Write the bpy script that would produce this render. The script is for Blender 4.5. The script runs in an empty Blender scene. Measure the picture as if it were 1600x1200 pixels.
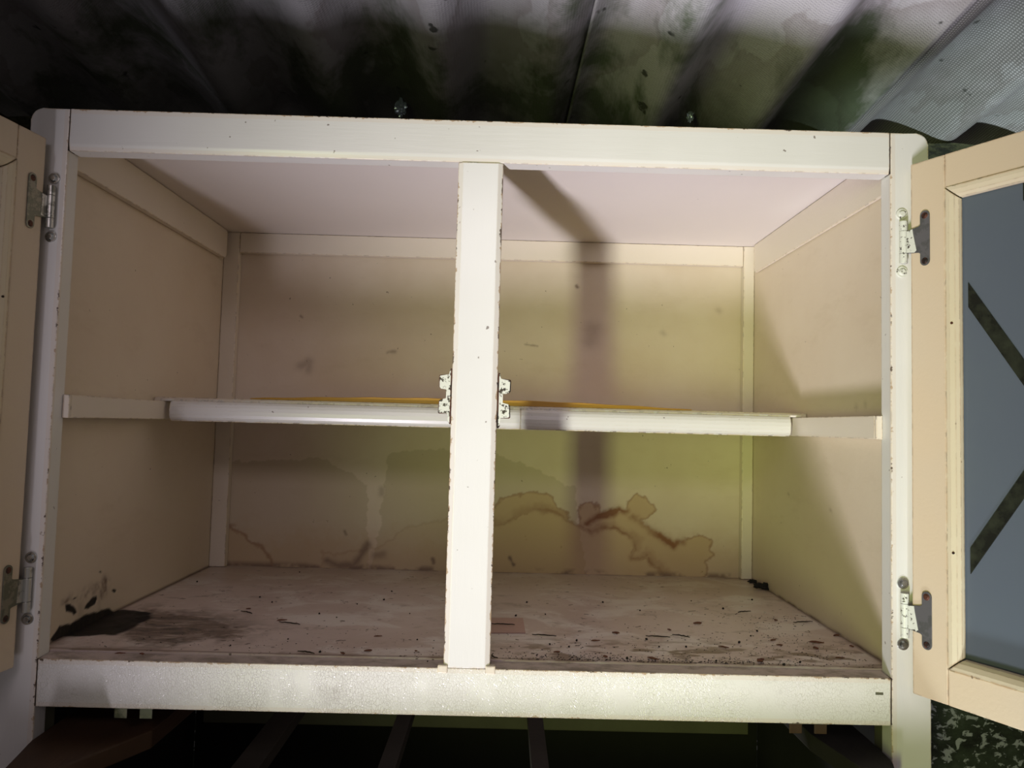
import bpy, bmesh, math, random
import numpy as np
from mathutils import Vector, Matrix, noise

rnd = random.Random(7)
scene = bpy.context.scene
COL = scene.collection

# ------------------------------------------------------------------ camera
F = 1150.0
CAM = np.array([0.03415, -0.80405, 0.0]); YAW, PIT, ROL = 0.00832, 0.05514, 0.0259
def axes():
    cy, sy, cp, sp = math.cos(YAW), math.sin(YAW), math.cos(PIT), math.sin(PIT)
    f = np.array([sy*cp, cy*cp, sp]); r = np.array([cy, -sy, 0.0]); u = np.cross(r, f)
    c, s = math.cos(ROL), math.sin(ROL)
    return r*c+u*s, -r*s+u*c, f
RT, UP, FW = axes()
cd = bpy.data.cameras.new('camera'); cam = bpy.data.objects.new('camera', cd); COL.objects.link(cam)
cd.sensor_width = 36; cd.lens = F/1600*36; cd.clip_start = 0.01
M = Matrix(((RT[0], UP[0], -FW[0], CAM[0]), (RT[1], UP[1], -FW[1], CAM[1]), (RT[2], UP[2], -FW[2], CAM[2]), (0, 0, 0, 1)))
cam.matrix_world = M
scene.camera = cam
def at(x, y, ax, val):
    d = FW + RT*(x-800)/F + UP*(600-y)/F
    t = (val-CAM[ax])/d[ax]
    return CAM + t*d

# ------------------------------------------------------------------ world, lights, exposure
w = bpy.data.worlds.new('world'); scene.world = w; w.use_nodes = True
bg = w.node_tree.nodes['Background']; bg.inputs[0].default_value = (0.92, 0.80, 0.78, 1); bg.inputs[1].default_value = 0.122
scene.view_settings.view_transform = 'Standard'; scene.view_settings.look = 'None'
scene.view_settings.gamma = 1; scene.view_settings.use_curve_mapping = False
scene.view_settings.exposure = 0.08

def area(name, loc, target, sx, sy, power, color, spread=180):
    l = bpy.data.lights.new(name, 'AREA'); l.shape = 'RECTANGLE'; l.size = sx; l.size_y = sy
    l.energy = power; l.color = color; l.spread = math.radians(spread)
    o = bpy.data.objects.new(name, l); COL.objects.link(o); o.location = loc
    d = Vector(target)-Vector(loc)
    o.rotation_euler = d.to_track_quat('-Z', 'Y').to_euler()
    return o
AZ = 0.39
def ldir(slope, t): return (-AZ*t+0.02, -t, -slope*t)
area('light_doorway_ground', ldir(1.03, 1.7), (0.21, 0, 0.09), 0.13, 0.75, 3.3, (0.96, 0.905, 1.02), 33)
area('light_doorway_foliage', ldir(0.16, 2.1), (0.28, 0, -0.02), 0.15, 1.2, 1.35, (0.76, 0.88, 0.28), 34)
area('light_floor_fill', (-0.10, -1.45, 0.60), (0.06, 0.30, -0.26), 0.8, 0.22, 0.48, (0.98, 0.84, 0.92), 60)  # fill lamp added high in front to lift the cabinet floor
# extra lamp added low in front to brighten the far right roof sheet
area('light_roof_fill', (0.44, -0.60, -1.32), (0.99, 0.50, 0.55), 0.10, 0.10, 1.7, (0.86, 0.97, 1.0), 30)

# ------------------------------------------------------------------ materials
def mat(name):
    m = bpy.data.materials.new(name); m.use_nodes = True
    nt = m.node_tree; return m, nt, nt.nodes['Principled BSDF']
def N(nt, t, **kw):
    n = nt.nodes.new(t)
    for k, v in kw.items(): setattr(n, k, v)
    return n
def coords(nt, scale=(1, 1, 1), kind='Object'):
    tc = N(nt, 'ShaderNodeTexCoord'); mp = N(nt, 'ShaderNodeMapping'); mp.inputs['Scale'].default_value = scale
    nt.links.new(tc.outputs[kind], mp.inputs[0]); return mp.outputs[0]
def nz(nt, vec, scale, detail=4, rough=.6, dist=0):
    n = N(nt, 'ShaderNodeTexNoise'); n.inputs['Scale'].default_value = scale; n.inputs['Detail'].default_value = detail
    n.inputs['Roughness'].default_value = rough; n.inputs['Distortion'].default_value = dist
    nt.links.new(vec, n.inputs['Vector']); return n.outputs['Fac']
def ramp(nt, fac, stops):
    r = N(nt, 'ShaderNodeValToRGB'); e = r.color_ramp.elements
    while len(e) < len(stops): e.new(.5)
    for i, (p, c) in enumerate(stops):
        e[i].position = p; e[i].color = (*c, 1) if len(c) == 3 else c
    nt.links.new(fac, r.inputs[0]); return r.outputs[0]
def mix(nt, fac, a, b, mode='MIX'):
    m = N(nt, 'ShaderNodeMix', data_type='RGBA', blend_type=mode)
    for sock, v in ((m.inputs[0], fac), (m.inputs[6], a), (m.inputs[7], b)):
        if hasattr(v, 'is_output'): nt.links.new(v, sock)
        elif isinstance(v, (int, float)): sock.default_value = v
        else: sock.default_value = (*v, 1)
    return m.outputs[2]
def math_(nt, op, a, b=0.0, clamp=False):
    m = N(nt, 'ShaderNodeMath', operation=op); m.use_clamp = clamp
    for sock, v in ((m.inputs[0], a), (m.inputs[1], b)):
        if hasattr(v, 'is_output'): nt.links.new(v, sock)
        else: sock.default_value = v
    return m.outputs[0]
def bump(nt, bsdf, h, strength, dist=0.002):
    b = N(nt, 'ShaderNodeBump'); b.inputs['Strength'].default_value = strength; b.inputs['Distance'].default_value = dist
    nt.links.new(h, b.inputs['Height']); nt.links.new(b.outputs[0], bsdf.inputs['Normal']); return b
def edge_mask(nt, vec, radius=0.0026, lo=.40, hi=.52, scale=70):
    bv = N(nt, 'ShaderNodeBevel'); bv.samples = 3; bv.inputs[0].default_value = radius
    g = N(nt, 'ShaderNodeNewGeometry'); d = N(nt, 'ShaderNodeVectorMath', operation='DOT_PRODUCT')
    nt.links.new(bv.outputs[0], d.inputs[0]); nt.links.new(g.outputs['Normal'], d.inputs[1])
    e = math_(nt, 'SUBTRACT', 1.0, d.outputs['Value']); e = math_(nt, 'MULTIPLY', e, 9.0, True)
    n = ramp(nt, nz(nt, vec, scale, 5, .7), [(lo, (0, 0, 0)), (hi, (1, 1, 1))])
    return math_(nt, 'MULTIPLY', e, n)

def paint(name, base, tint, rough=.32, speck=(.10, .06, .04), worn=(.62, .50, .34), crackle=False, speckamt=.70, edges=True, grain=(1, 1, 1), wear=()):
    m, nt, b = mat(name); v = coords(nt)
    c = mix(nt, ramp(nt, nz(nt, v, 5, 3), [(.35, (0, 0, 0)), (.7, (1, 1, 1))]), base, tint)
    # fly specks and small chips
    sp = ramp(nt, nz(nt, v, 120, 2, .5), [(speckamt+.04, (0, 0, 0)), (speckamt+.075, (1, 1, 1))])
    c = mix(nt, math_(nt, 'MULTIPLY', sp, .75), c, speck)
    if edges:
        c = mix(nt, edge_mask(nt, v), c, worn)
        c = mix(nt, edge_mask(nt, v, .0016, .53, .56, 75), c, speck)
    for (axn, pos, sgn, ab) in wear:
        sx = N(nt, 'ShaderNodeSeparateXYZ'); nt.links.new(v, sx.inputs[0]); q = sx.outputs[axn]
        if ab: q = math_(nt, 'ABSOLUTE', q)
        dist = math_(nt, 'MULTIPLY', math_(nt, 'SUBTRACT', q, pos), sgn)
        if axn != 0 or pos > .1: dist = math_(nt, 'ADD', math_(nt, 'ABSOLUTE', dist), math_(nt, 'MULTIPLY', sx.outputs[1], 1.6))
        cream = ramp(nt, math_(nt, 'MULTIPLY', dist, 100.0), [(.50, (1, 1, 1)), (.58, (0, 0, 0))])
        c = mix(nt, math_(nt, 'MULTIPLY', cream, .30), c, (.66, .54, .42))
        e1 = math_(nt, 'SUBTRACT', math_(nt, 'MULTIPLY', math_(nt, 'SUBTRACT', nz(nt, v, 85, 5, .75), .47), .016), dist)
        tan_ = ramp(nt, math_(nt, 'MULTIPLY', e1, 1000.0), [(.25, (0, 0, 0)), (.5, (1, 1, 1))])
        c = mix(nt, math_(nt, 'MULTIPLY', tan_, .85), c, (.40, .28, .17))
        e2 = math_(nt, 'SUBTRACT', math_(nt, 'MULTIPLY', math_(nt, 'SUBTRACT', nz(nt, v, 60, 5, .75), .525), .018), dist)
        dk = ramp(nt, math_(nt, 'MULTIPLY', e2, 1000.0), [(.2, (0, 0, 0)), (.5, (1, 1, 1))])
        c = mix(nt, math_(nt, 'MULTIPLY', dk, .9), c, (.07, .04, .025))
    h = nz(nt, coords(nt, grain), 260, 3, .6)
    if crackle:
        vo = N(nt, 'ShaderNodeTexVoronoi', feature='DISTANCE_TO_EDGE'); vo.inputs['Scale'].default_value = 430
        vv = coords(nt, (1, .6, .62))
        dn = N(nt, 'ShaderNodeTexNoise'); dn.inputs['Scale'].default_value = 60; nt.links.new(vv, dn.inputs['Vector'])
        ad = N(nt, 'ShaderNodeVectorMath', operation='MULTIPLY_ADD'); nt.links.new(dn.outputs['Color'], ad.inputs[0])
        ad.inputs[1].default_value = (.012, .012, .012); nt.links.new(vv, ad.inputs[2]); nt.links.new(ad.outputs[0], vo.inputs['Vector'])
        cr = ramp(nt, vo.outputs['Distance'], [(0.0, (0, 0, 0)), (.09, (1, 1, 1))])
        reg = ramp(nt, nz(nt, v, 14, 3), [(.34, (0, 0, 0)), (.52, (1, 1, 1))])
        cf = math_(nt, 'MULTIPLY', math_(nt, 'SUBTRACT', 1.0, cr), reg)
        c = mix(nt, math_(nt, 'MULTIPLY', cf, .32), c, (.33, .30, .2))
        h = math_(nt, 'SUBTRACT', math_(nt, 'MULTIPLY', h, .2), math_(nt, 'MULTIPLY', cf, 1.0))
        sy = N(nt, 'ShaderNodeSeparateXYZ'); nt.links.new(v, sy.inputs[0])
        led = ramp(nt, math_(nt, 'MULTIPLY', sy.outputs[1], 100.0), [(.06, (0, 0, 0)), (.16, (1, 1, 1))])
        dc = mix(nt, ramp(nt, nz(nt, coords(nt, (1, 2, 1)), 30, 5, .7), [(.45, (0, 0, 0)), (.62, (1, 1, 1))]), (.50, .40, .37), (.20, .15, .12))
        # yellow-green mildew and grime
        gr = ramp(nt, nz(nt, v, 11, 5, .7), [(.60, (0, 0, 0)), (.74, (1, 1, 1))])
        c = mix(nt, math_(nt, 'MULTIPLY', gr, .45), c, (.24, .2, .16)); c = mix(nt, math_(nt, 'MULTIPLY', led, .85), c, dc)
        bump(nt, b, h, .35, .0007)
    else:
        bump(nt, b, h, .14, .001)
    nt.links.new(c, b.inputs['Base Color']); b.inputs['Roughness'].default_value = rough
    return m
M_WHITE = paint('white_gloss_paint', (.70, .69, .67), (.74, .73, .72), .30, grain=(1, 1, .15), speckamt=.68)
M_MULL = paint('white_gloss_paint_mullion', (.72, .71, .70), (.76, .75, .75), .28, grain=(1, 1, .15), speckamt=.68, wear=((0, .025, -1, True),))
M_STILE = paint('white_gloss_paint_stile', (.68, .67, .64), (.72, .71, .69), .30, grain=(1, 1, .15), speckamt=.69, wear=((0, .4575, 1, True),))
M_TOPR = paint('white_gloss_paint_top_rail', (.67, .66, .63), (.72, .71, .69), .28, speckamt=.68, grain=(.08, 1, 1), wear=((2, .2905, 1, False), (2, .3375, -1, False)))
M_WHITEH = paint('white_gloss_paint_rail', (.68, .67, .63), (.73, .72, .70), .28, grain=(.08, 1, 1))
M_CRACK = paint('crackled_white_paint', (.70, .70, .63), (.72, .70, .68), .30, crackle=True, speckamt=.68, wear=((2, -.262, -1, False), (2, -.312, 1, False)))
M_CREAM = paint('cream_paint', (.64, .56, .45), (.68, .60, .49), .42, edges=False, speckamt=.72)
M_CREAMF = paint('cream_paint_batten', (.68, .61, .51), (.70, .63, .54), .36, speckamt=.73)
M_PINK = paint('pale_pink_paint', (.66, .61, .57), (.68, .63, .59), .55, edges=False, speckamt=.76)
M_DOOR = paint('buff_door_paint', (.62, .50, .36), (.60, .50, .38), .42, speckamt=.755, worn=(.45, .3, .18), edges=True)
M_BEAD = paint('cream_bead_paint', (.60, .52, .38), (.56, .48, .33), .4, speckamt=.69, worn=(.42, .26, .15))

def panel_mat(name, base, tint, rough=.45, floor=False):
    """painted board with attribute driven stains (stain ring, stain fill, black rot, worn)"""
    m, nt, b = mat(name); v = coords(nt)
    def A(n): a = N(nt, 'ShaderNodeAttribute'); a.attribute_name = n; return a.outputs['Fac']
    c = mix(nt, ramp(nt, nz(nt, v, 5, 4), [(.38, (0, 0, 0)), (.66, (1, 1, 1))]), base, tint)
    if floor:
        vv = coords(nt, (1, 1.4, 1))
        pale = ramp(nt, nz(nt, vv, 9, 6, .65, .6), [(.49, (0, 0, 0)), (.60, (1, 1, 1))])
        c = mix(nt, math_(nt, 'MULTIPLY', pale, .65), c, (.80, .76, .73))
        dirt = ramp(nt, nz(nt, vv, 22, 6, .75, .3), [(.56, (0, 0, 0)), (.74, (1, 1, 1))])
        c = mix(nt, math_(nt, 'MULTIPLY', dirt, .7), c, (.16, .11, .08))
    else:
        smear = ramp(nt, nz(nt, coords(nt, (1, 1, 3)), 8, 5, .7), [(.55, (0, 0, 0)), (.75, (1, 1, 1))])
        c = mix(nt, math_(nt, 'MULTIPLY', smear, .18), c, (.40, .30, .18))
    sp = ramp(nt, nz(nt, v, 95 if floor else 110, 3, .55), [(.665 if floor else .735, (0, 0, 0)), (.70 if floor else .765, (1, 1, 1))])
    c = mix(nt, math_(nt, 'MULTIPLY', sp, .8), c, (.06, .035, .025))
    c = mix(nt, A('haze'), c, (.40, .33, .20))
    c = mix(nt, A('fill'), c, (.43, .27, .11))
    c = mix(nt, A('ring'), c, (.23, .10, .04))
    c = mix(nt, A('smudge'), c, (.16, .10, .07))
    wn = ramp(nt, nz(nt, coords(nt, (1, 3, 1)), 24, 6, .75, .8), [(.38, (0.02, .015, .01)), (.52, (.16, .11, .08)), (.66, (.42, .35, .30))])
    c = mix(nt, A('worn'), c, wn)
    rn = ramp(nt, nz(nt, coords(nt, (1, 4, 1)), 40, 5, .7), [(.45, (.003, .002, .002)), (.8, (.03, .018, .014))])
    c = mix(nt, A('rot'), c, rn)
    nt.links.new(c, b.inputs['Base Color'])
    ro = math_(nt, 'ADD', rough, math_(nt, 'MULTIPLY', math_(nt, 'ADD', A('rot'), A('worn')), .3)); nt.links.new(ro, b.inputs['Roughness'])
    h = math_(nt, 'SUBTRACT', math_(nt, 'MULTIPLY', nz(nt, v, 150, 4), .25), A('rot')); bump(nt, b, h, .35, .002)
    return m
M_BACK = panel_mat('stained_back_board', (.68, .59, .49), (.62, .52, .41))
M_SIDE = panel_mat('cream_side_board', (.67, .58, .46), (.64, .54, .42))
M_FLOOR = panel_mat('dirty_floor_board', (.66, .56, .52), (.56, .45, .41), .34, True)

def metal(name, col, rough=.45, metallic=.7, wornc=None, sc=60, lo=.5, hi=.56):
    m, nt, b = mat(name); v = coords(nt)
    c = mix(nt, ramp(nt, nz(nt, v, sc, 5, .7), [(lo, (0, 0, 0)), (hi, (1, 1, 1))]), col, wornc or tuple(x*.6 for x in col))
    nt.links.new(c, b.inputs['Base Color']); b.inputs['Roughness'].default_value = rough; b.inputs['Metallic'].default_value = metallic
    bump(nt, b, nz(nt, v, 180, 3), .2, .0006); return m
M_GREY = metal('grey_hinge_metal', (.17, .165, .175), .42, .5, (.13, .13, .13))
M_OLIVE = metal('dull_hinge_metal', (.15, .155, .12), .4, .6, (.24, .23, .18))
M_PLATE = metal('bright_hinge_metal', (.50, .50, .46), .3, .8, (.22, .22, .19))
M_CHIP = metal('chipped_white_metal', (.66, .67, .60), .35, 0, (.04, .03, .025), 200, .535, .56)
M_CHIPH = metal('painted_hinge_metal', (.66, .67, .60), .35, 0, (.05, .04, .03), 220, .575, .60)
M_RUST = metal('rusty_screw', (.10, .035, .02), .6, .4, (.02, .012, .01))
M_STEEL = metal('steel_screw', (.60, .62, .62), .22, .9, (.3, .3, .28))

def simple(name, col, rough=.6, var=.25, sc=20, metallic=0, stretch=(1, 1, 1)):
    m, nt, b = mat(name); v = coords(nt, stretch)
    c = mix(nt, nz(nt, v, sc, 5, .7), tuple(x*(1-var) for x in col), tuple(min(1, x*(1+var)) for x in col))
    nt.links.new(c, b.inputs['Base Color']); b.inputs['Roughness'].default_value = rough; b.inputs['Metallic'].default_value = metallic
    bump(nt, b, nz(nt, v, sc*5, 4), .3, .002); return m
M_YELLOW = simple('mustard_liner', (.50, .27, .03), .5, .15)
M_BROWNWOOD = simple('brown_worn_wood', (.05, .024, .009), .65, .5, 9, stretch=(3, .5, 1))
M_DARKWOOD = simple('dark_raw_wood', (.014, .012, .009), .9, .5, 12, stretch=(4, .5, 1))
M_DARKPALE = simple('pale_old_wood', (.035, .030, .020), .8, .4, 12)
M_VOID = simple('void_shade_wood', (.006, .006, .005), .9, .5, 12)  # near-black colour carries the shade of the open drawer bay
M_GREENRAIL = simple('grimy_pale_paint', (.10, .10, .06), .6, .3, 12)
M_TWIG = simple('dark_twig_bark', (.022, .013, .009), .8, .4, 90)
M_LEAF = simple('dry_leaf_brown', (.13, .045, .025), .75, .5, 90)
M_CRUMB = simple('black_crumb', (.012, .009, .008), .8, .4, 90)
M_CARD = simple('pink_card', (.50, .33, .28), .6, .1, 30)
M_LUMP = simple('black_dirt', (.010, .009, .008), .9, .5, 60)
M_FOIL = simple('crumpled_plastic', (.30, .36, .46), .12, .2, 60, .6)

# dark strips in the door pane
M_LEAD, nt, b = mat('dark_glass_strip')
c = ramp(nt, nz(nt, coords(nt), 60, 4), [(.4, (.012, .013, .010)), (.7, (.030, .034, .022))]); nt.links.new(c, b.inputs['Base Color']); b.inputs['Roughness'].default_value = .25
# frosted, dusty pane
M_PANE, nt, b = mat('frosted_blue_grey_glass')
c = mix(nt, nz(nt, coords(nt), 7, 4), (.125, .145, .195), (.14, .17, .195)); nt.links.new(c, b.inputs['Base Color'])
b.inputs['Roughness'].default_value = .32; b.inputs['Transmission Weight'].default_value = .25; b.inputs['IOR'].default_value = 1.45

# corrugated fibre cement
def roofmat(name, weave, dark=1.0):
    m, nt, b = mat(name); v = coords(nt)
    c = mix(nt, nz(nt, v, 3.0, 5, .6), (.42, .41, .43), (.64, .62, .65))
    alg_shade = ramp(nt, nz(nt, coords(nt, (1, .55, 1)), 3.6, 6, .68, .4), [(.46, (0, 0, 0)), (.60, (1, 1, 1))])
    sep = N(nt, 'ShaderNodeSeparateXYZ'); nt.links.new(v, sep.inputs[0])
    wall_shade = N(nt, 'ShaderNodeMapRange'); wall_shade.inputs[1].default_value = .20; wall_shade.inputs[2].default_value = .46; wall_shade.inputs[3].default_value = -.10; wall_shade.inputs[4].default_value = .55  # green shade behind the cabinet top painted in, on top of random algae
    nt.links.new(sep.outputs[1], wall_shade.inputs[0])
    alg_shade = math_(nt, 'ADD', alg_shade, wall_shade.outputs[0], True)
    c = mix(nt, math_(nt, 'MULTIPLY', alg_shade, .88 if not weave else .35), c, (.045, .078, .016))
    deep_shade = N(nt, 'ShaderNodeMapRange'); deep_shade.inputs[1].default_value = .34; deep_shade.inputs[2].default_value = .56; deep_shade.inputs[3].default_value = -.15; deep_shade.inputs[4].default_value = 1.0  # shade near the wall painted as a ramp to black
    nt.links.new(sep.outputs[1], deep_shade.inputs[0])
    shade_fac = math_(nt, 'ADD', deep_shade.outputs[0], math_(nt, 'MULTIPLY', math_(nt, 'SUBTRACT', nz(nt, v, 9, 5, .7), .5), 1.2), True)
    c = mix(nt, math_(nt, 'MULTIPLY', shade_fac, .85 if not weave else .2), c, (.012, .013, .007))
    tide = N(nt, 'ShaderNodeTexNoise'); tide.inputs['Scale'].default_value = 5.5; tide.inputs['Detail'].default_value = 5; nt.links.new(coords(nt, (1, .5, 1)), tide.inputs['Vector'])
    t2 = ramp(nt, tide.outputs['Fac'], [(.50, (1, 1, 1)), (.512, (.72, .68, .66)), (.60, (1, 1, 1))])
    c = mix(nt, .8, c, t2, 'MULTIPLY')
    blot = ramp(nt, nz(nt, v, 26, 3, .5), [(.70, (0, 0, 0)), (.74, (1, 1, 1))])
    c = mix(nt, math_(nt, 'MULTIPLY', blot, .85), c, (.015, .018, .01))
    # woven mould imprint
    w1 = N(nt, 'ShaderNodeTexWave', wave_type='BANDS', bands_direction='X'); w1.inputs['Scale'].default_value = 76; w1.inputs['Distortion'].default_value = .8
    w2 = N(nt, 'ShaderNodeTexWave', wave_type='BANDS', bands_direction='Y'); w2.inputs['Scale'].default_value = 76; w2.inputs['Distortion'].default_value = .8
    for x in (w1, w2): nt.links.new(v, x.inputs['Vector'])
    ww = math_(nt, 'MULTIPLY', w1.outputs['Fac'], w2.outputs['Fac'])
    if weave:
        c = mix(nt, math_(nt, 'MULTIPLY', math_(nt, 'SUBTRACT', 1.0, ww), .75), c, (.05, .05, .045))
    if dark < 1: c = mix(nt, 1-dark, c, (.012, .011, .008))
    nt.links.new(c, b.inputs['Base Color']); b.inputs['Roughness'].default_value = .75
    bump(nt, b, math_(nt, 'ADD', ww, math_(nt, 'MULTIPLY', nz(nt, v, 200, 3), 2)), .35, .0012)
    return m
M_ROOF = roofmat('grey_fibre_cement', False); M_ROOF2 = roofmat('woven_fibre_cement', True); M_ROOF3 = roofmat('shaded_fibre_cement', False, .62)  # last one: same sheet with the left side's shade mixed into its colour
M_BEAM, nt, b = mat('mossy_beam'); v = coords(nt, (1, 1, 2))
c = ramp(nt, nz(nt, v, 18, 6, .75), [(.38, (.006, .008, .004)), (.52, (.05, .055, .025)), (.70, (.12, .10, .06))]); nt.links.new(c, b.inputs['Base Color']); b.inputs['Roughness'].default_value = .9
bump(nt, b, nz(nt, v, 60, 5), .7, .004)
M_WALL, nt, b = mat('lichen_spotted_wall'); v = coords(nt, (1, 1, 1.35))
c = ramp(nt, nz(nt, v, 9, 6, .7), [(.38, (.010, .014, .007)), (.55, (.045, .065, .035)), (.72, (.11, .13, .11))])
fl = ramp(nt, nz(nt, v, 52, 4, .6, .5), [(.545, (0, 0, 0)), (.60, (1, 1, 1))])
c = mix(nt, math_(nt, 'MULTIPLY', fl, .9), c, (.50, .55, .54)); nt.links.new(c, b.inputs['Base Color']); b.inputs['Roughness'].default_value = .85
bump(nt, b, nz(nt, v, 34, 6, .7), .6, .006)

# ------------------------------------------------------------------ helpers
def meta(o, label=None, cat=None, group=None, kind=None):
    for k, v in (('label', label), ('category', cat), ('group', group), ('kind', kind)):
        if v: o[k] = v
    return o
def link(name, me, m, parent=None):
    o = bpy.data.objects.new(name, me); COL.objects.link(o)
    if m and not me.materials: me.materials.append(m)
    if parent: o.parent = parent
    return o
def build(name, bm, m, parent=None, smooth=False, bevel=0):
    if bevel: bmesh.ops.bevel(bm, geom=list(bm.edges), offset=bevel, segments=2, affect='EDGES', profile=.6)
    bmesh.ops.recalc_face_normals(bm, faces=bm.faces)
    me = bpy.data.meshes.new(name); bm.to_mesh(me); bm.free()
    if smooth:
        for p in me.polygons: p.use_smooth = True
    return link(name, me, m, parent)
def empty(name, loc=(0, 0, 0), parent=None):
    o = bpy.data.objects.new(name, None); COL.objects.link(o); o.location = loc; o.empty_display_size = .05
    if parent: o.parent = parent
    return o
def addbox(bm, a, b, mtx=None):
    vs = [bm.verts.new((x, y, z)) for x in (a[0], b[0]) for y in (a[1], b[1]) for z in (a[2], b[2])]
    for f in ((0, 1, 3, 2), (4, 6, 7, 5), (0, 4, 5, 1), (2, 3, 7, 6), (0, 2, 6, 4), (1, 5, 7, 3)): bm.faces.new([vs[i] for i in f])
    if mtx: bmesh.ops.transform(bm, matrix=mtx, verts=vs)
    return vs
def box(name, a, b, m, parent=None, bevel=.0012):
    bm = bmesh.new(); addbox(bm, a, b); return build(name, bm, m, parent, bevel=bevel)
def prism(bm, pts, axis, a, b, mtx=None):
    """closed outline pts (2D) extruded along axis from a to b"""
    def P(p, t):
        return {0: (t, p[0], p[1]), 1: (p[0], t, p[1]), 2: (p[0], p[1], t)}[axis]
    lo = [bm.verts.new(P(p, a)) for p in pts]; hi = [bm.verts.new(P(p, b)) for p in pts]
    bm.faces.new(lo); bm.faces.new(hi[::-1])
    n = len(pts)
    for i in range(n): bm.faces.new((lo[i], hi[i], hi[(i+1) % n], lo[(i+1) % n]))
    if mtx: bmesh.ops.transform(bm, matrix=mtx, verts=lo+hi)
    return lo+hi
def cyl(bm, p0, p1, r0, r1=None, seg=16):
    r1 = r0 if r1 is None else r1
    p0, p1 = Vector(p0), Vector(p1); d = (p1-p0).normalized()
    a = d.orthogonal().normalized(); c = d.cross(a)
    A = [bm.verts.new(p0+(a*math.cos(t)+c*math.sin(t))*r0) for t in [2*math.pi*i/seg for i in range(seg)]]
    B = [bm.verts.new(p1+(a*math.cos(t)+c*math.sin(t))*r1) for t in [2*math.pi*i/seg for i in range(seg)]]
    bm.faces.new(A[::-1]); bm.faces.new(B)
    for i in range(seg): bm.faces.new((A[i], A[(i+1) % seg], B[(i+1) % seg], B[i]))
    return A+B
def tube(bm, pts, r, seg=6, taper=True):
    rings = []
    for i, p in enumerate(pts):
        p = Vector(p); q = Vector(pts[min(i+1, len(pts)-1)])-Vector(pts[max(i-1, 0)]); q.normalize()
        a = q.cross(Vector((0, 0, 1)));  a = a.normalized() if a.length > 1e-5 else Vector((1, 0, 0)); c = q.cross(a)
        rr = r*(.45+.55*math.sin(math.pi*(i+.6)/(len(pts)+.2))) if taper else r
        rings.append([bm.verts.new(p+(a*math.cos(2*math.pi*k/seg)+c*math.sin(2*math.pi*k/seg))*rr) for k in range(seg)])
    for A, B in zip(rings, rings[1:]):
        for k in range(seg): bm.faces.new((A[k], A[(k+1) % seg], B[(k+1) % seg], B[k]))
    bm.faces.new(rings[0][::-1]); bm.faces.new(rings[-1])

# numpy stain helpers --------------------------------------------------
_rs = np.random.RandomState(3)
_P = _rs.rand(64, 64)
def vnoise(x, y, s, o=0):
    x = x*s+o*7.31; y = y*s+o*3.77
    xi = np.floor(x).astype(int); yi = np.floor(y).astype(int); fx = x-xi; fy = y-yi
    fx = fx*fx*(3-2*fx); fy = fy*fy*(3-2*fy)
    g = lambda a, b: _P[a % 64, b % 64]
    return (g(xi, yi)*(1-fx)+g(xi+1, yi)*fx)*(1-fy)+(g(xi, yi+1)*(1-fx)+g(xi+1, yi+1)*fx)*fy-.5
def fbm(x, y, s, o=0, n=4):
    r = 0; a = 1
    for i in range(n): r = r+a*vnoise(x, y, s*2**i, o+i*5); a *= .55
    return r
def segdist(x, y, pts, closed):
    d = np.full(x.shape, 1e9); n = len(pts)
    for i in range(n if closed else n-1):
        a = np.array(pts[i]); b = np.array(pts[(i+1) % n]); ab = b-a; L = (ab@ab)+1e-12
        t = np.clip(((x-a[0])*ab[0]+(y-a[1])*ab[1])/L, 0, 1)
        d = np.minimum(d, np.hypot(x-a[0]-t*ab[0], y-a[1]-t*ab[1]))
    return d
def inside(x, y, pts):
    c = np.zeros(x.shape, bool); n = len(pts)
    for i in range(n):
        x1, y1 = pts[i]; x2, y2 = pts[(i+1) % n]
        if y1 == y2: continue
        c ^= ((y1 > y) != (y2 > y)) & (x < (x2-x1)*(y-y1)/(y2-y1)+x1)
    return c
def sd(x, y, pts):
    d = segdist(x, y, pts, True); return np.where(inside(x, y, pts), -d, d)
def sstep(a, b, v): t = np.clip((v-a)/(b-a), 0, 1); return t*t*(3-2*t)

def slab_grid(name, m, parent, ax, val, thick, u0, u1, v0, v1, step, maskfn):
    """dense grid on plane ax=val (front side) with a back slab of thickness `thick` (signed)"""
    nu = int(round((u1-u0)/step))+1; nv = int(round((v1-v0)/step))+1
    U, V = np.meshgrid(np.linspace(u0, u1, nu), np.linspace(v0, v1, nv), indexing='xy'); U = U.ravel(); V = V.ravel()
    co = np.zeros((nu*nv+8, 3)); oth = [i for i in range(3) if i != ax]
    co[:nu*nv, oth[0]] = U; co[:nu*nv, oth[1]] = V; co[:nu*nv, ax] = val
    k = nu*nv; faces = []
    idx = np.arange(nu*nv).reshape(nv, nu)
    q = np.stack([idx[:-1, :-1], idx[:-1, 1:], idx[1:, 1:], idx[1:, :-1]], -1).reshape(-1, 4)
    for j, (a, b_) in enumerate(((u0, v0), (u1, v0), (u1, v1), (u0, v1))):
        co[k+j, oth[0]] = a; co[k+j, oth[1]] = b_; co[k+j, ax] = val
        co[k+4+j, oth[0]] = a; co[k+4+j, oth[1]] = b_; co[k+4+j, ax] = val+thick
    extra = [(k+4, k+5, k+6, k+7)]+[(k+j, k+(j+1) % 4, k+4+(j+1) % 4, k+4+j) for j in range(4)]
    me = bpy.data.meshes.new(name)
    me.from_pydata(co.tolist(), [], q.tolist()+extra); me.update()
    masks = maskfn(U, V)
    for n in ('haze', 'fill', 'ring', 'smudge', 'worn', 'rot'):
        at_ = me.attributes.new(n, 'FLOAT', 'POINT'); arr = np.zeros(len(co), np.float32)
        if n in masks: arr[:nu*nv] = np.clip(masks[n], 0, 1)
        at_.data.foreach_set('value', arr)
    me.materials.append(m)
    o = bpy.data.objects.new(name, me); COL.objects.link(o); o.parent = parent
    return o

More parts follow.
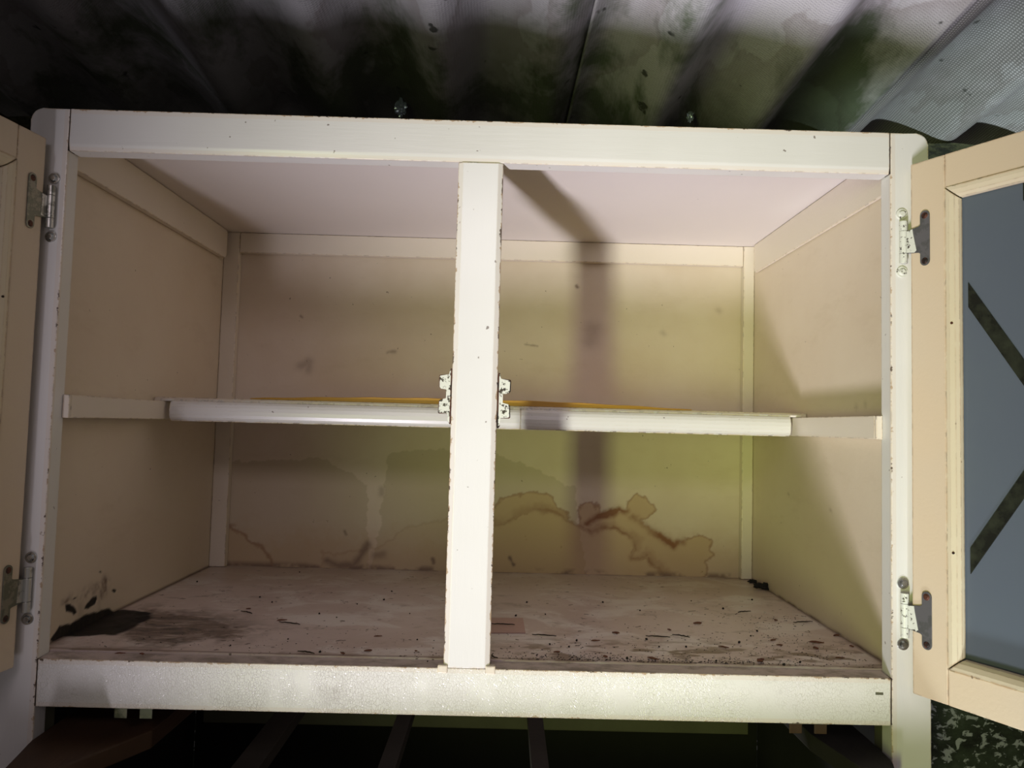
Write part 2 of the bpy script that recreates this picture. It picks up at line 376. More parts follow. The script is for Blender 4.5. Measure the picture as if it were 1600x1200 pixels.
# ------------------------------------------------------------------ dimensions (metres)
SX = .5; AR = .4575; TH = .0215; WX = .472
ZT, ZTI, ZBI, ZB = .3375, .2905, -.262, -.312
YB = .505; YP = .490; ZC = .3285; ZF = -.2590
ZLOW = -.62

# ------------------------------------------------------------------ the shed around the cabinet (setting)
K = .985; YR = .48; ZR = .549; RDX, RDZ = -.0389, -.1188; PITCH = .184*K
def sheet(name, u0, u1, y0, y1, m, lift=0):
    nu = int((u1-u0)/.006)+1; ny = 30
    bm = bmesh.new(); g = []
    for t in (0, .007):
        rows = []
        for j in range(ny+1):
            y = y0+(y1-y0)*j/ny; row = []
            for i in range(nu+1):
                u = u0+(u1-u0)*i/nu
                ph = 2*math.pi*(u-.312)/PITCH
                # trough edge just left of the dark flank
                z = ZR+RDZ*(y-YR)+.026*math.sin(ph)+.004*math.sin(2*ph+.6)+t+lift
                row.append(bm.verts.new((u+RDX*(y-YR), y, z)))
            rows.append(row)
        g.append(rows)
    for rows in g:
        for j in range(ny):
            for i in range(nu): bm.faces.new((rows[j][i], rows[j][i+1], rows[j+1][i+1], rows[j+1][i]))
    A, B = g
    for j in range(ny):
        bm.faces.new((A[j][0], A[j+1][0], B[j+1][0], B[j][0])); bm.faces.new((A[j][-1], B[j][-1], B[j+1][-1], A[j+1][-1]))
    for i in range(nu):
        bm.faces.new((A[0][i], B[0][i], B[0][i+1], A[0][i+1])); bm.faces.new((A[-1][i], A[-1][i+1], B[-1][i+1], B[-1][i]))
    return build(name, bm, m, smooth=True)
def struct(o, label=None): o['kind'] = 'structure'; o['label'] = label or o.name.replace('_', ' '); return o
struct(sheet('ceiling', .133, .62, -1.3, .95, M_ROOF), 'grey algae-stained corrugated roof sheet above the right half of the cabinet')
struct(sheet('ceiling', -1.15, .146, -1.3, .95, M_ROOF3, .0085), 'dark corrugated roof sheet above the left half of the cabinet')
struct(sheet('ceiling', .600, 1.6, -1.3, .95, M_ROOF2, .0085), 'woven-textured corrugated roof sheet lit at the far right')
bm = bmesh.new(); bx0, bx1, n = -1.15, 1.6, 220
pr = []
for i in range(n+1):
    x = bx0+(bx1-bx0)*i/n; h = .5215+.004*noise.noise(Vector((x*14, 0, 0)))+.002*noise.noise(Vector((x*60, 3, 0)))
    pr.append([bm.verts.new(p) for p in ((x, .480, .42), (x, .480, h), (x, .5385, h-.004), (x, .5385, .42))])
for A, B in zip(pr, pr[1:]):
    for k in range(4): bm.faces.new((A[k], B[k], B[(k+1) % 4], A[(k+1) % 4]))
bm.faces.new(pr[0]); bm.faces.new(pr[-1][::-1])
struct(build('trim_1', bm, M_BEAM), 'mossy dark timber wall plate under the roof sheets')
struct(box('wall_back', (-1.15, .54, -1.1), (1.6, .57, .505), M_WALL, bevel=0), 'dark green wall flecked with pale lichen behind the cabinet')

M_BOARD = simple('dark_brown_boarding', (.028, .020, .010), .8, .5, 10, stretch=(1, .3, 2))
struct(box('wall_left', (-.90, -1.3, -1.1), (-.86, .5395, .52), M_BOARD, bevel=0), 'dark brown boarded wall at the far left edge')
# ------------------------------------------------------------------ cabinet
cab = empty('cabinet', (0, .25, ZLOW)); meta(cab, 'old white painted wooden cabinet with open glazed doors and stained interior', 'cabinet')
INV = Matrix.Translation((0, -.25, -ZLOW))
def under(o, p):            # parent without moving
    o.parent = p; o.matrix_parent_inverse = INV
    return o
class _P_: pass
def cpart(o): return under(o, cab)

# stiles with rounded top outer corner
for s in (-1, 1):
    bm = bmesh.new(); r = .013; pts = [(s*AR, ZLOW), (s*SX, ZLOW)]
    for k in range(7):
        a = math.pi/2*k/6; pts.append((s*(SX-r+r*math.cos(a)), ZT-r+r*math.sin(a)))
    pts.append((s*AR, ZT))
    prism(bm, pts, 1, 0, TH); cpart(build('stile', bm, M_STILE, bevel=.0014))
def bar_profile(name, pts, a, b, m, axis):
    bm = bmesh.new(); prism(bm, pts, axis, a, b); return cpart(build(name, bm, m, bevel=.0008))
# rails: profile in (y,z), chamfered on the opening side
bar_profile('top_rail', [(0, ZT), (0, ZTI+.0075), (.0016, ZTI), (TH, ZTI), (TH, ZT)], -AR+.0009, AR-.0009, M_TOPR, 0)
bar_profile('bottom_rail', [(.0004, ZB), (0, ZBI), (TH, ZBI+.0015), (TH, ZB)], -AR+.0009, AR-.0009, M_CRACK, 0)
bar_profile('mullion', [(-.0250, .0022), (-.0195, 0), (.0195, 0), (.0250, .0022), (.0250, TH), (-.0250, TH)], ZBI+.0003, ZTI-.0003, M_MULL, 2)
M_GAP = simple('dark_joint_grime', (.03, .02, .012), .9, .4, 60)
for s in (-1, 1):
    for za, zb_ in ((ZTI, ZT-.001), (ZB+.0005, ZBI)):
        cpart(box('joint_gap', (s*AR-.00045, .0005, za), (s*AR+.00045, .012, zb_), M_GAP, bevel=0))
# small end blocks where the mullion edge strips meet the bottom rail
for s in (-1, 1):
    cpart(box('mullion_foot', (s*.0255-.0055, -.0012, ZBI-.0055), (s*.0255+.0055, .006, ZBI+.0035), M_CREAMF, bevel=.0015))

# top board, carcass sides
cpart(box('top_panel', (-SX+.006, TH+.0005, ZC), (SX-.006, YB+.012, ZC+.0085), M_PINK, bevel=.0005))

def px_plane(pts, sx, sy, ax, val, o=(0, 0)):
    res = []
    for u, v in pts:
        p = at(o[0]+u/sx, o[1]+v/sy, ax, val); res.append(tuple(p[i] for i in range(3) if i != ax))
    return res
S = 3.2
def back_mask(x, z):
    wob = fbm(x, z, 34, 1)*.007+fbm(x, z, 110, 2)*.0045+np.abs(fbm(x, z, 60, 14, 2))*.006
    X = x+fbm(x, z, 45, 5)*.004; Z = z+fbm(x, z, 45, 8)*.004
    P = lambda pts, o=(700, 700): px_plane(pts, S, S, 1, YB, o)
    lineA = [(150, 400), (225, 390), (290, 368), (350, 330), (430, 302), (500, 312), (560, 335), (610, 360), (640, 378), (680, 408), (720, 424), (760, 405), (800, 398), (850, 405), (900, 430), (935, 465), (940, 505), (915, 545), (955, 553), (1000, 535), (1010, 568), (1060, 600), (1085, 660)]
    S1 = P(lineA+[(1085, 760), (150, 760)])
    S2 = P([(150, 300), (235, 290), (265, 250), (300, 232), (360, 235), (400, 215), (450, 205), (500, 215), (535, 240), (545, 300), (590, 315), (620, 345), (640, 370), (640, 330), (655, 285), (690, 263), (730, 268), (755, 300), (757, 335), (790, 325), (850, 308), (885, 312), (885, 275), (905, 250), (940, 232), (985, 245), (1025, 280), (1030, 312), (1000, 352), (978, 362), (1000, 390), (1040, 428), (1090, 458), (1135, 488), (1175, 460), (1220, 445), (1290, 438), (1322, 470), (1312, 505), (1330, 545), (1290, 570), (1305, 615), (1275, 670), (1275, 760), (150, 760)])
    d1 = sd(X, Z, S1)+wob; d2 = sd(X, Z, S2)+wob
    in1 = 1-sstep(-.0015, .0015, d1); in2 = 1-sstep(-.001, .001, d2)
    dark1 = segdist(X, Z, P(lineA), False)+wob*.6
    dark2 = segdist(X, Z, P([(690, 385), (740, 350), (800, 328), (860, 312), (895, 318)]), False)+wob*.6
    dark3 = segdist(X, Z, P([(925, 350), (960, 365), (1000, 395), (1040, 432), (1090, 460), (1135, 490), (1165, 468)]), False)+wob*.6
    dark4 = segdist(X, Z, P([(930, 470), (940, 510), (915, 548), (960, 553), (1000, 538)]), False)+wob*.6
    g = lambda d, wd: np.exp(-np.clip(d, 0, 1)**2/(2*wd*wd))
    along = .55+.9*np.clip(fbm(x, z, 20, 11)+.25, 0, 1)
    ring = np.maximum.reduce([g(dark1, .0034)*.8, g(dark2, .0046)*1.15, g(dark3, .0044)*1.1, g(dark4, .0034)*1.1])*along
    ring = np.maximum(ring, g(np.abs(d2), .0014)*.6)
    ring = np.maximum(ring, sstep(.020, 0, np.abs(d1+.002))*(d1 > 0)*.45*in2)
    fill = np.maximum(in2*.62, in1*.56)
    # pale tide arcs higher up
    A1 = P([(-100, 0), (120, 5), (300, 40), (470, 120), (640, 190), (700, 700), (-400, 700), (-300, 40), (-200, 5)])
    A2 = P([(-1100, 70), (-850, 60), (-700, 45), (-600, 55), (-470, 130), (-400, 180), (-400, 760), (-1150, 760)])
    haze = (1-sstep(-.0012, .0012, sd(X, Z, A1)+wob))*.48+(1-sstep(-.0012, .0012, sd(X, Z, A2)+wob))*.48
    # left corner stain
    L = P([(300, 780), (360, 815), (378, 830), (400, 846), (421, 862), (424, 900), (300, 920)], (0, 0)) if False else [tuple(at(u, v, 1, YB)[[0, 2]]) for u, v in ((330, 790), (358, 818), (378, 830), (400, 846), (421, 862), (426, 905), (320, 920))]
    dl = sd(X, Z, L)+wob; fill = np.maximum(fill, (1-sstep(-.001, .001, dl))*.40); ring = np.maximum(ring, g(np.abs(dl), .0022)*.6)
    L2 = [tuple(at(u, v, 1, YB)[[0, 2]]) for u, v in ((500, 920), (505, 865), (560, 858), (600, 850), (640, 822), (690, 815), (720, 800), (720, 920))]
    d = sd(X, Z, L2)+wob; fill = np.maximum(fill, (1-sstep(-.002, .002, d))*.22); ring = np.maximum(ring, g(np.abs(d), .002)*.20)
    # low brown band
    lowz = at(600, 800, 1, YB)[2]; fill = np.maximum(fill, sstep(lowz, lowz-.08, z+wob*3)*.42)
    # smears
    sm = np.zeros_like(x)
    for pts, wd, a in ((((512, 876), (530, 884), (552, 884), (564, 868), (574, 851)), .0045, .75), (((470, 572), (484, 566), (482, 578)), .0060, .42), (((586, 868), (598, 866)), .0055, .5),
                       (((606, 551), (617, 549)), .0022, .55), (((470, 494), (472, 496)), .0018, .7), (((676, 873), (678, 879)), .002, .8), (((797, 871), (802, 882)), .0018, .9), (((596, 764), (596, 772)), .004, .4), (((538, 830), (541, 835)), .002, .7),
                       (((926, 516), (924, 532)), .012, .38), (((820, 538), (840, 541)), .001, .5), (((901, 447), (902, 449)), .0018, .8), (((1122, 485), (1124, 487)), .004, .3), (((1036, 520), (1038, 522)), .004, .3)):
        dd = segdist(x, z, [tuple(at(u, v, 1, YB)[[0, 2]]) for u, v in pts], False)+fbm(x, z, 90, 3)*.003
        sm = np.maximum(sm, g(dd, wd)*a)
    # grime along the foot
    foot = at(800, 893, 1, YB)[2]
    sm = np.maximum(sm, sstep(.010, 0, np.abs(z-foot))*np.clip(fbm(x, z, 40, 9)*2.2+.1, 0, .8))
    return dict(haze=haze, fill=fill, ring=ring, smudge=sm)
cpart(slab_grid('back_panel', M_BACK, None, 1, YB, .010, -WX-.003, WX+.003, ZF-.004, ZC, .0016, back_mask))

def floor_mask(x, y):
    P = lambda pts: [tuple(at(50+u/5.333, 880+v/5.333, 2, ZF)[[0, 1]]) for u, v in pts]
    wob = fbm(x, y, 40, 1)*.010+fbm(x, y, 120, 2)*.005
    rot = P([(180, 610), (230, 520), (320, 495), (420, 420), (560, 380), (850, 395), (1000, 415), (990, 460), (850, 530), (700, 602), (400, 606)])
    d = sd(x, y, rot)+wob*.5
    R = 1-sstep(-.003, .004, d)
    wp = P([(750, 600), (820, 665), (1150, 675), (1500, 610), (1700, 620), (1800, 560), (1600, 470), (1400, 440), (1200, 390), (950, 380)])
    W = (1-sstep(-.012, .012, sd(x, y, wp)+wob*2))*.85
    W = np.maximum(W, (1-sstep(0, .05, sd(x, y, wp)))*np.clip(fbm(x, y, 25, 3)*2+.15, 0, .6))
    sm = sstep(.012, .0, y-.026)*np.clip(fbm(x, y*.5, 30, 6)*1.8+.15, 0, .75)     # dirt in the front gap
    sm = np.maximum(sm, sstep(.0022, .0008, np.abs(y-.0275-.001*np.sin(x*9)))*.85)
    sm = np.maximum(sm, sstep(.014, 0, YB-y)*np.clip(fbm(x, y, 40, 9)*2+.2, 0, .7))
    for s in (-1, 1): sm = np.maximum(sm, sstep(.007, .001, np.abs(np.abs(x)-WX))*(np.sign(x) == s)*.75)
    band = np.exp(-((y-.06)/.05)**2)*sstep(-.0, .1, x)
    sm = np.maximum(sm, band*np.clip(fbm(x, y*2, 42, 12, 5)*3.2-.15, 0, .85))
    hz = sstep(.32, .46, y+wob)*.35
    return dict(rot=R, worn=W, smudge=sm, haze=hz)
cpart(slab_grid('floor_panel', M_FLOOR, None, 2, ZF, -.010, -WX, WX, TH+.0006, YB-.0005, .0016, floor_mask))
def lside_mask(y, z):
    P = lambda pts: [tuple(at(50+u/5.333, 880+v/5.333, 0, -WX)[[1, 2]]) for u, v in pts]
    wob = fbm(y, z, 60, 1)*.004+fbm(y, z, 170, 2)*.003
    R = np.zeros_like(y)
    for pts in ([(275, 345), (320, 338), (365, 375), (372, 410), (345, 435), (330, 415), (282, 405)], [(440, 375), (455, 340), (500, 290), (535, 275), (540, 300), (520, 345), (470, 375)], [(335, 300), (355, 285), (380, 285), (350, 305)],
                [(662, 225), (680, 212), (700, 228), (685, 245)], [(555, 72), (570, 62), (584, 74), (570, 84)], [(150, 640), (230, 520), (320, 500), (450, 430), (640, 375), (700, 420), (400, 560), (230, 700)]):
        R = np.maximum(R, 1-sstep(-.0012, .0012, sd(y, z, P(pts))+wob*.35))
    st = segdist(y, z, P([(260, 345), (360, 285), (470, 240), (560, 190), (600, 145), (625, 150), (620, 220), (590, 265), (575, 190)]), False)+wob
    sm = np.exp(-np.clip(st, 0, 1)**2/(2*.0040**2))*.88*np.clip(.7+fbm(y, z, 90, 7)*1.5, 0, 1)
    st = segdist(y, z, P([(560, 270), (560, 420)]), False)+wob; sm = np.maximum(sm, np.exp(-np.clip(st, 0, 1)**2/(2*.003**2))*.25)
    st = segdist(y, z, P([(400, 360), (400, 430)]), False)+wob; sm = np.maximum(sm, np.exp(-np.clip(st, 0, 1)**2/(2*.005**2))*.3)
    sm = np.maximum(sm, sstep(.004, .0, z-ZF)*.8)
    return dict(rot=R, smudge=sm)
cpart(slab_grid('side_panel', M_SIDE, None, 0, -WX, -.018, TH+.0006, YB+.010, ZF-.012, ZC, .0016, lside_mask))
def rside_mask(y, z):
    sm = sstep(.0045, .0, z-ZF)*np.clip(.6+fbm(y, z, 60, 2), 0, 1)
    for px, wd, a in (((1358, 325), .0018, .3), ((1232, 772), .0014, .9), ((1297, 796), .0014, .9), ((1300, 800), .001, .8), ((1352, 632), .003, .3), ((1338, 636), .003, .3), ((1278, 675), .003, .3)):
        p = at(*px, 0, WX)[[1, 2]]; sm = np.maximum(sm, np.exp(-((y-p[0])**2+(z-p[1])**2)/(2*wd*wd))*a)
    return dict(smudge=sm)
cpart(slab_grid('side_panel', M_SIDE, None, 0, WX, .018, TH+.0006, YB+.010, ZF-.012, ZC, .004, rside_mask))

# corner posts and top back rail
cpart(box('back_post', (-WX+.0005, YP, ZF+.0006), (-.4445, YB-.0005, ZC-.0005), M_CREAMF))
cpart(box('back_post', (.4525, YP, ZF+.0006), (WX-.0005, YB-.0005, ZC-.0005), M_CREAMF))
cpart(box('back_rail', (-.4440, YP+.001, .2925), (.4520, YB-.0005, ZC-.0005), M_CREAMF))
# cleats under the ceiling: rounded lower back corner and chamfered lower edge
for s, xi in ((-1, -.4615), (1, .4665)):
    bm = bmesh.new(); z0, z1 = .2775, ZC-.0006
    prof = [(TH+.001, z1), (YP-.012, z1), (YP-.012, z0+.008)]
    for k in range(4): a = math.pi/2*k/3; prof.append((YP-.012-.008+.008*math.cos(a), z0+.008-.008*math.sin(a)))
    prof.append((TH+.001, z0))
    prism(bm, prof, 0, xi, s*(WX-.0006)); cpart(build('ceiling_cleat', bm, M_CREAMF, bevel=.0016))
# shelf cleats running back from the stiles
for s, z0, z1 in ((-1, -.0052, .0206), (1, -.0058, .0206)):
    bm = bmesh.new(); addbox(bm, (s*.4500, TH+.0004, z0), (s*(WX-.0006), YP-.002, z1)); o = build('shelf_cleat', bm, M_CREAMF, bevel=.001); cpart(o)
    # tongue of the cleat lapping over the stile edge
    cpart(box('cleat_end', (s*.4500, .0175, z0), (s*.4572, TH+.0002, z1), M_CREAMF, bevel=.0008))
# shelf: board with a bullnosed front strip
sh = box('shelf', (-.4712, .2600, .0209), (.4712, YP-.001, .0268), M_CREAMF, bevel=.0005); cpart(sh)
def nosing(x0, x1):
    bm = bmesh.new(); prof = [(.2597, .0240), (.2597, -.0068), (.2530, -.0068)]
    for k in range(9):
        a = -math.pi/2+math.pi*k/8; prof.append((.2530-.0075*math.cos(a), .0080+.0140*math.sin(a)))
    prof.append((.2530, .0240)); prism(bm, prof, 0, x0, x1)
    o = build('nosing', bm, M_WHITEH, smooth=False); o.parent = sh; o.matrix_parent_inverse = INV.inverted() @ INV; return o
def sub(o, p): o.parent = p; o.matrix_parent_inverse = INV if p is cab else Matrix.Identity(4); return o
for a, b_ in ((-.4425, .0560), (.0566, .4435)): o = nosing(a, b_)
for a, b_ in ((-.4575, -.4405), (.4425, .4595)):      # lips lapping over the cleats
    sub(box('nosing_lip', (a, .2475, .0209), (b_, .2597, .0243), M_WHITEH, bevel=.0012), sh)

# curling mustard liner on the shelf (loose: its own object)
bm = bmesh.new(); rows = []
for i in range(41):
    x = -.335+.64*i/40; t = abs((x+.015)/.32); h = .0278+.0070*max(0, 1-t**2.2)+.0004*math.sin(i*1.3)
    rows.append([bm.verts.new((x, .2625, h)), bm.verts.new((x, .266, h+.0008)), bm.verts.new((x, .40, .0295)), bm.verts.new((x, .478, .0285)), bm.verts.new((x, .478, .0275)), bm.verts.new((x, .40, .0280)), bm.verts.new((x, .2625, .0272))])
for A, B in zip(rows, rows[1:]):
    for k in range(7): bm.faces.new((A[k], B[k], B[(k+1) % 7], A[(k+1) % 7]))
bm.faces.new(rows[0]); bm.faces.new(rows[-1][::-1])
meta(build('shelf_liner', bm, M_YELLOW), 'thin mustard yellow liner lying bowed on the cabinet shelf', 'shelf liner')

p = at(1374, 1084, 1, 0)
cpart(box('peg_mark', (p[0]-.0042, -.0004, p[2]-.0013), (p[0]+.0042, .001, p[2]+.0013), M_GREENRAIL, bevel=.0004))
# roller catches on the mullion sides
def catch(s, z):
    bm = bmesh.new()
    X = lambda v: s*(.0254+v)
    pts = [(0, .026), (.0022, .028), (.0030, .022), (.0128, .021), (.0135, .0195), (.0132, .0085), (.0115, .0065), (.0052, .0065), (.0052, -.0045), (.0115, -.0050), (.0130, -.0065), (.0135, -.0188), (.0125, -.020), (.0030, -.020), (.0035, -.028), (.0018, -.031), (0, -.029)]
    prism(bm, [(X(a), z+b_) for a, b_ in pts], 1, .0040, .0085)
    o = cpart(build('catch', bm, M_CHIP, bevel=.0006))
    cx_, cz_ = X(.005), z; bk = [(cx_+(X(a)-cx_)*1.12, cz_+b_*1.045) for a, b_ in pts]
    b4 = bmesh.new(); prism(b4, bk, 1, .0086, .0100); sub(build('catch_edge', b4, M_RUST), o)
    b2 = bmesh.new(); addbox(b2, (min(X(0), X(.0012)), .0030, z-.032), (max(X(0), X(.0012)), .0175, z+.029)); sub(build('catch_plate', b2, M_RUST, bevel=.0004), o)
    return o
catch(-1, .0310); catch(1, .0275)
for x in (-.3555, .3700):       # catch under the bottom rail
    b2 = bmesh.new(); addbox(b2, (x-.022, .004, ZB-.0018), (x+.022, .017, ZB-.0002)); o = cpart(build('lower_catch', b2, M_OLIVE, bevel=.0004))
    for d in (-.0135, .0135):
        b3 = bmesh.new(); addbox(b3, (x+d-.0068, .006, ZB-.0125), (x+d+.0068, .0078, ZB-.0016)); sub(build('catch_lug', b3, M_OLIVE if x < 0 else M_BROWNWOOD, bevel=.0006), o)

# ------------------------------------------------------------------ doors
def door(s, hinge, dirv, zb, zt, half):
    """s=+1 right, -1 left; dirv unit vector from hinge to free edge; inner face looks to the camera"""
    d = Vector((dirv[0], dirv[1], 0)).normalized(); nrm = Vector((-d.y, d.x, 0))
    if nrm.dot(Vector(CAM)-Vector((hinge[0], hinge[1], 0))) < 0: nrm = -nrm
    # local frame: a along d, b towards the inner (visible) face, z up
    Mx = Matrix(((d.x, nrm.x, 0, hinge[0]), (d.y, nrm.y, 0, hinge[1]), (0, 0, 1, 0), (0, 0, 0, 1)))
    W = .448; st = .0375; rl = .036; T = .020
    def mk(name, boxes, m, parent, bevel=.001, cut=None):
        bm = bmesh.new()
        for a, b_ in boxes: addbox(bm, a, b_)
        bmesh.ops.transform(bm, matrix=Mx, verts=bm.verts)
        return build(name, bm, m, parent, bevel=bevel)
    root = mk('door', [((0, -T, zb), (st, 0, zt))], M_DOOR, None, .0016); cpart(root)
    root['label'] = 'buff painted glazed door standing open on the right' if s > 0 else 'buff painted glazed door standing open on the left'
    P = lambda o: sub(o, root)
    P(mk('door_stile', [((W-st, -T, zb), (W, 0, zt))], M_DOOR, None, .0016))
    P(mk('door_rail', [((st+.0002, -T, zt-rl), (W-st-.0002, 0, zt-.0002))], M_DOOR, None, .0008))
    P(mk('door_rail', [((st+.0002, -T, zb+.0002), (W-st-.0002, 0, zb+rl))], M_DOOR, None, .0008))
    bd = .0125
    # mitred quarter-round glazing beads
    def bead(p0, p1, inw):
        bm = bmesh.new(); p0 = Vector(p0); p1 = Vector(p1); inw = Vector(inw); run = (p1-p0).normalized()
        prof = [(0, -.0085), (bd, -.0085), (bd, -.0065)]+[(bd*math.cos(t), -.0065+.0075*math.sin(t)) for t in (.35, .8, 1.25)]+[(0, .0010)]
        A, B = [], []
        for u, h in prof:
            A.append(bm.verts.new(p0+inw*u+run*u+Vector((0, h, 0)))); B.append(bm.verts.new(p1+inw*u-run*u+Vector((0, h, 0))))
        for k in range(len(prof)):
            j = (k+1) % len(prof); bm.faces.new((A[k], A[j], B[j], B[k]))
        bm.faces.new(A[::-1]); bm.faces.new(B)
        bmesh.ops.transform(bm, matrix=Mx, verts=bm.verts); P(build('glazing_bead', bm, M_BEAD))
    a0, a1, z0, z1 = st+.0004, W-st-.0004, zb+rl+.0004, zt-rl-.0004; e = .0010
    bead((a0, 0, z0+e), (a0, 0, z1-e), (1, 0, 0)); bead((a1, 0, z0+e), (a1, 0, z1-e), (-1, 0, 0))
    bead((a0+e, 0, z0), (a1-e, 0, z0), (0, 0, 1)); bead((a0+e, 0, z1), (a1-e, 0, z1), (0, 0, -1))
    for hz_ in (.117, -.119):
        bm = bmesh.new(); c = Vector((st+.0062, .0, hz_)); cyl(bm, c-Vector((0, .0030, 0)), c+Vector((0, .0006, 0)), .0013, seg=10); bmesh.ops.transform(bm, matrix=Mx, verts=bm.verts)
        P(build('nail_hole', bm, M_RUST))
    P(mk('pane', [((a0+.001, -.0140, z0+.001), (a1-.001, -.0105, z1-.001))], M_PANE, None, 0))
    # dark diagonal strips across the pane
    g0, g1 = a0+bd-.001, a1-bd+.001; zm = .010; cx = (g0+g1)/2
    def strip(p, q, wd=.0135):
        (x1, y1), (x2, y2) = p, q; L = math.hypot(x2-x1, y2-y1); hx, hy = (y2-y1)/L*wd/2, -(x2-x1)/L*wd/2
        # ends cut vertically
        vx = wd/2*L/max(1e-6, abs(x2-x1)) if abs(x2-x1) > 1e-4 else wd
        pts = [(x1, y1-vx), (x2, y2-vx), (x2, y2+vx), (x1, y1+vx)]
        bm = bmesh.new(); prism(bm, pts, 1, -.0104, -.0092, Mx); P(build('pane_strip', bm, M_LEAD))
    k = 1.62; zl = z0+bd; zh = z1-bd
    def clipline(x1, y1, slope, xe):
        y2 = y1+slope*(xe-x1)
        if y2 < zl: xe = x1+(zl-y1)/slope; y2 = zl
        if y2 > zh: xe = x1+(zh-y1)/slope; y2 = zh
        return (x1, y1), (xe, y2)
    e0, e1 = g0+.006, g1-.006
    for yy, sg in ((.146, -1), (-.126, 1)):
        strip(*clipline(e0, yy, sg*k, e1)); strip(*clipline(e1, yy, -sg*k, e0))
    strip((.108, zh-.004), (.126, zh-.004-k*.018)); strip((W-.108, zh-.004), (W-.126, zh-.004-k*.018))
    # hinges belong to the cabinet (leaf on the door face, barrel and leaf on the stile)
    for hz in half:
        leaf = []
        c0, hw, hh = .0165, .0052, .0300
        xs = []
        for k2 in range(9): a = math.pi*k2/8; xs.append((c0+hw*math.cos(a), hh-hw+hw*math.sin(a)))
        pts = xs+[(c0-hw, .0150), (c0-hw-.002, .0138), (-.0035, .0118), (-.0035, -.0132), (c0-hw-.002, -.0148), (c0-hw, -.0160)]
        for k2 in range(9): a = math.pi+math.pi*k2/8; pts.append((c0+hw*math.cos(a), -hh+hw+hw*math.sin(a)))
        bm = bmesh.new(); prism(bm, [(p[0], p[1]+hz) for p in pts], 1, .0003, .0016, Mx)
        hl = build('hinge', bm, M_GREY if s > 0 else M_OLIVE, bevel=.0003); cpart(hl)
        # paint-splashed tongue next to the barrel
        bm = bmesh.new()
        tp = [(-.0032, .0112), (.0030, .0122), (.0040, .0060), (.0058, -.0030), (.0075, -.0118), (.0050, -.0138), (-.0032, -.0126)] if s > 0 else [(-.0032, .0112), (.0035, .0118), (.0030, .0030), (.0040, -.0080), (.0040, -.0120), (-.0032, -.0126)]
        prism(bm, [(p[0], p[1]+hz) for p in tp], 1, .0014, .0020, Mx); sub(build('hinge_tongue', bm, M_CHIPH if s > 0 else M_PLATE), hl)
        for dz in (.0245, -.0248):
            bm = bmesh.new(); c = Vector((c0, .0014, hz+dz)); cyl(bm, c, c+Vector((0, .0006, 0)), .0038, .0030, 18)
            cyl(bm, c+Vector((0, .0005, 0)), c+Vector((0, .0010, 0)), .0026, .0018, 14)
            bmesh.ops.transform(bm, matrix=Mx, verts=bm.verts); sub(build('screw', bm, M_RUST), hl)
        bx, by = hinge[0]-s*.0045, hinge[1]+.0065
        for q, (za, zb2) in enumerate(((.0235, .0128), (.0124, -.0124), (-.0128, -.0235))):
            bm = bmesh.new(); cyl(bm, (bx, by, hz+zb2), (bx, by, hz+za), .0042, seg=18)
            sub(build('knuckle', bm, (M_CHIPH if s > 0 else M_PLATE), bevel=.0003), hl)
        for dz in (.0330, -.0320):
            bm = bmesh.new(); c = Vector((bx+s*.0005, 0, hz+dz)); cyl(bm, c+Vector((0, .0005, 0)), c-Vector((0, .0016, 0)), .0064, .0060, 22); cyl(bm, c-Vector((0, .0014, 0)), c-Vector((0, .0034, 0)), .0045, .0028, 18)
            sub(build('frame_screw', bm, M_CHIPH if (s > 0 and hz > 0) else M_STEEL, bevel=.0002), hl)
    return root
dR = door(1, (.4735, -.0115), (.487, -.873), -.2735, .2975, (.212, -.1935))
dL = door(-1, (-.4740, -.0115), (-.157, -.988), -.2680, .2990, (.2250, -.1885))

# ------------------------------------------------------------------ lower bay of the cabinet (drawer space, drawers missing)
ZS = -.346
for s in (-1, 1):
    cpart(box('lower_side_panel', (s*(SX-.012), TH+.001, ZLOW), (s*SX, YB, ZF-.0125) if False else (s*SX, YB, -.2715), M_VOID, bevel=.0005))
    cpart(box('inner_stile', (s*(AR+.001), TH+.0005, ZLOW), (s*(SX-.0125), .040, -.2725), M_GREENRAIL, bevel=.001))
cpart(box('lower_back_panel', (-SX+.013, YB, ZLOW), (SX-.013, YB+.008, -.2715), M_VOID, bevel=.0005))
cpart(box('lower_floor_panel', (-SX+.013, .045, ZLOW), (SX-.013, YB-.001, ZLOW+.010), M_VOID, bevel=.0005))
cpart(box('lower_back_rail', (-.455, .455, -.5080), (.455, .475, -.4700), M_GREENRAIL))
for x, wd, z in ((-.102, .022, -.430), (.0905, .022, -.430), (-.275, .034, -.430)):
    cpart(box('drawer_runner', (x-wd/2, .030, z-.018), (x+wd/2, .4545, z), M_DARKPALE))
# broad drawer guides beside the stiles, the left one with a bowed nose in front of the stile
bm = bmesh.new()
pts = [(-.335, .45), (-.4572, .45), (-.4572, .042), (-.4560, -.003), (-.4545, -.0110), (-.4500, -.030), (-.4430, -.066), (-.395, -.066), (-.345, .03)]
prism(bm, pts, 2, ZS-.02, ZS); cpart(build('drawer_guide', bm, M_BROWNWOOD, bevel=.002))
bm = bmesh.new(); pts = [(.4560, .45), (.4560, .042), (.4555, -.0015), (.4500, -.012), (.4440, -.040), (.4170, -.040), (.3950, .060), (.3850, .45)]
prism(bm, pts, 2, ZS-.02, ZS); cpart(build('drawer_guide', bm, M_DARKWOOD, bevel=.002))

# unseen ledge added below the view to shade the bottom rail's lower edge
cpart(box('shade_ledge', (-SX, -.115, -.432), (SX, -.001, -.414), M_BROWNWOOD, bevel=.002))

# ------------------------------------------------------------------ loose things
def onfloor(px, py): p = at(px, py, 2, ZF); return Vector((p[0], p[1], ZF))
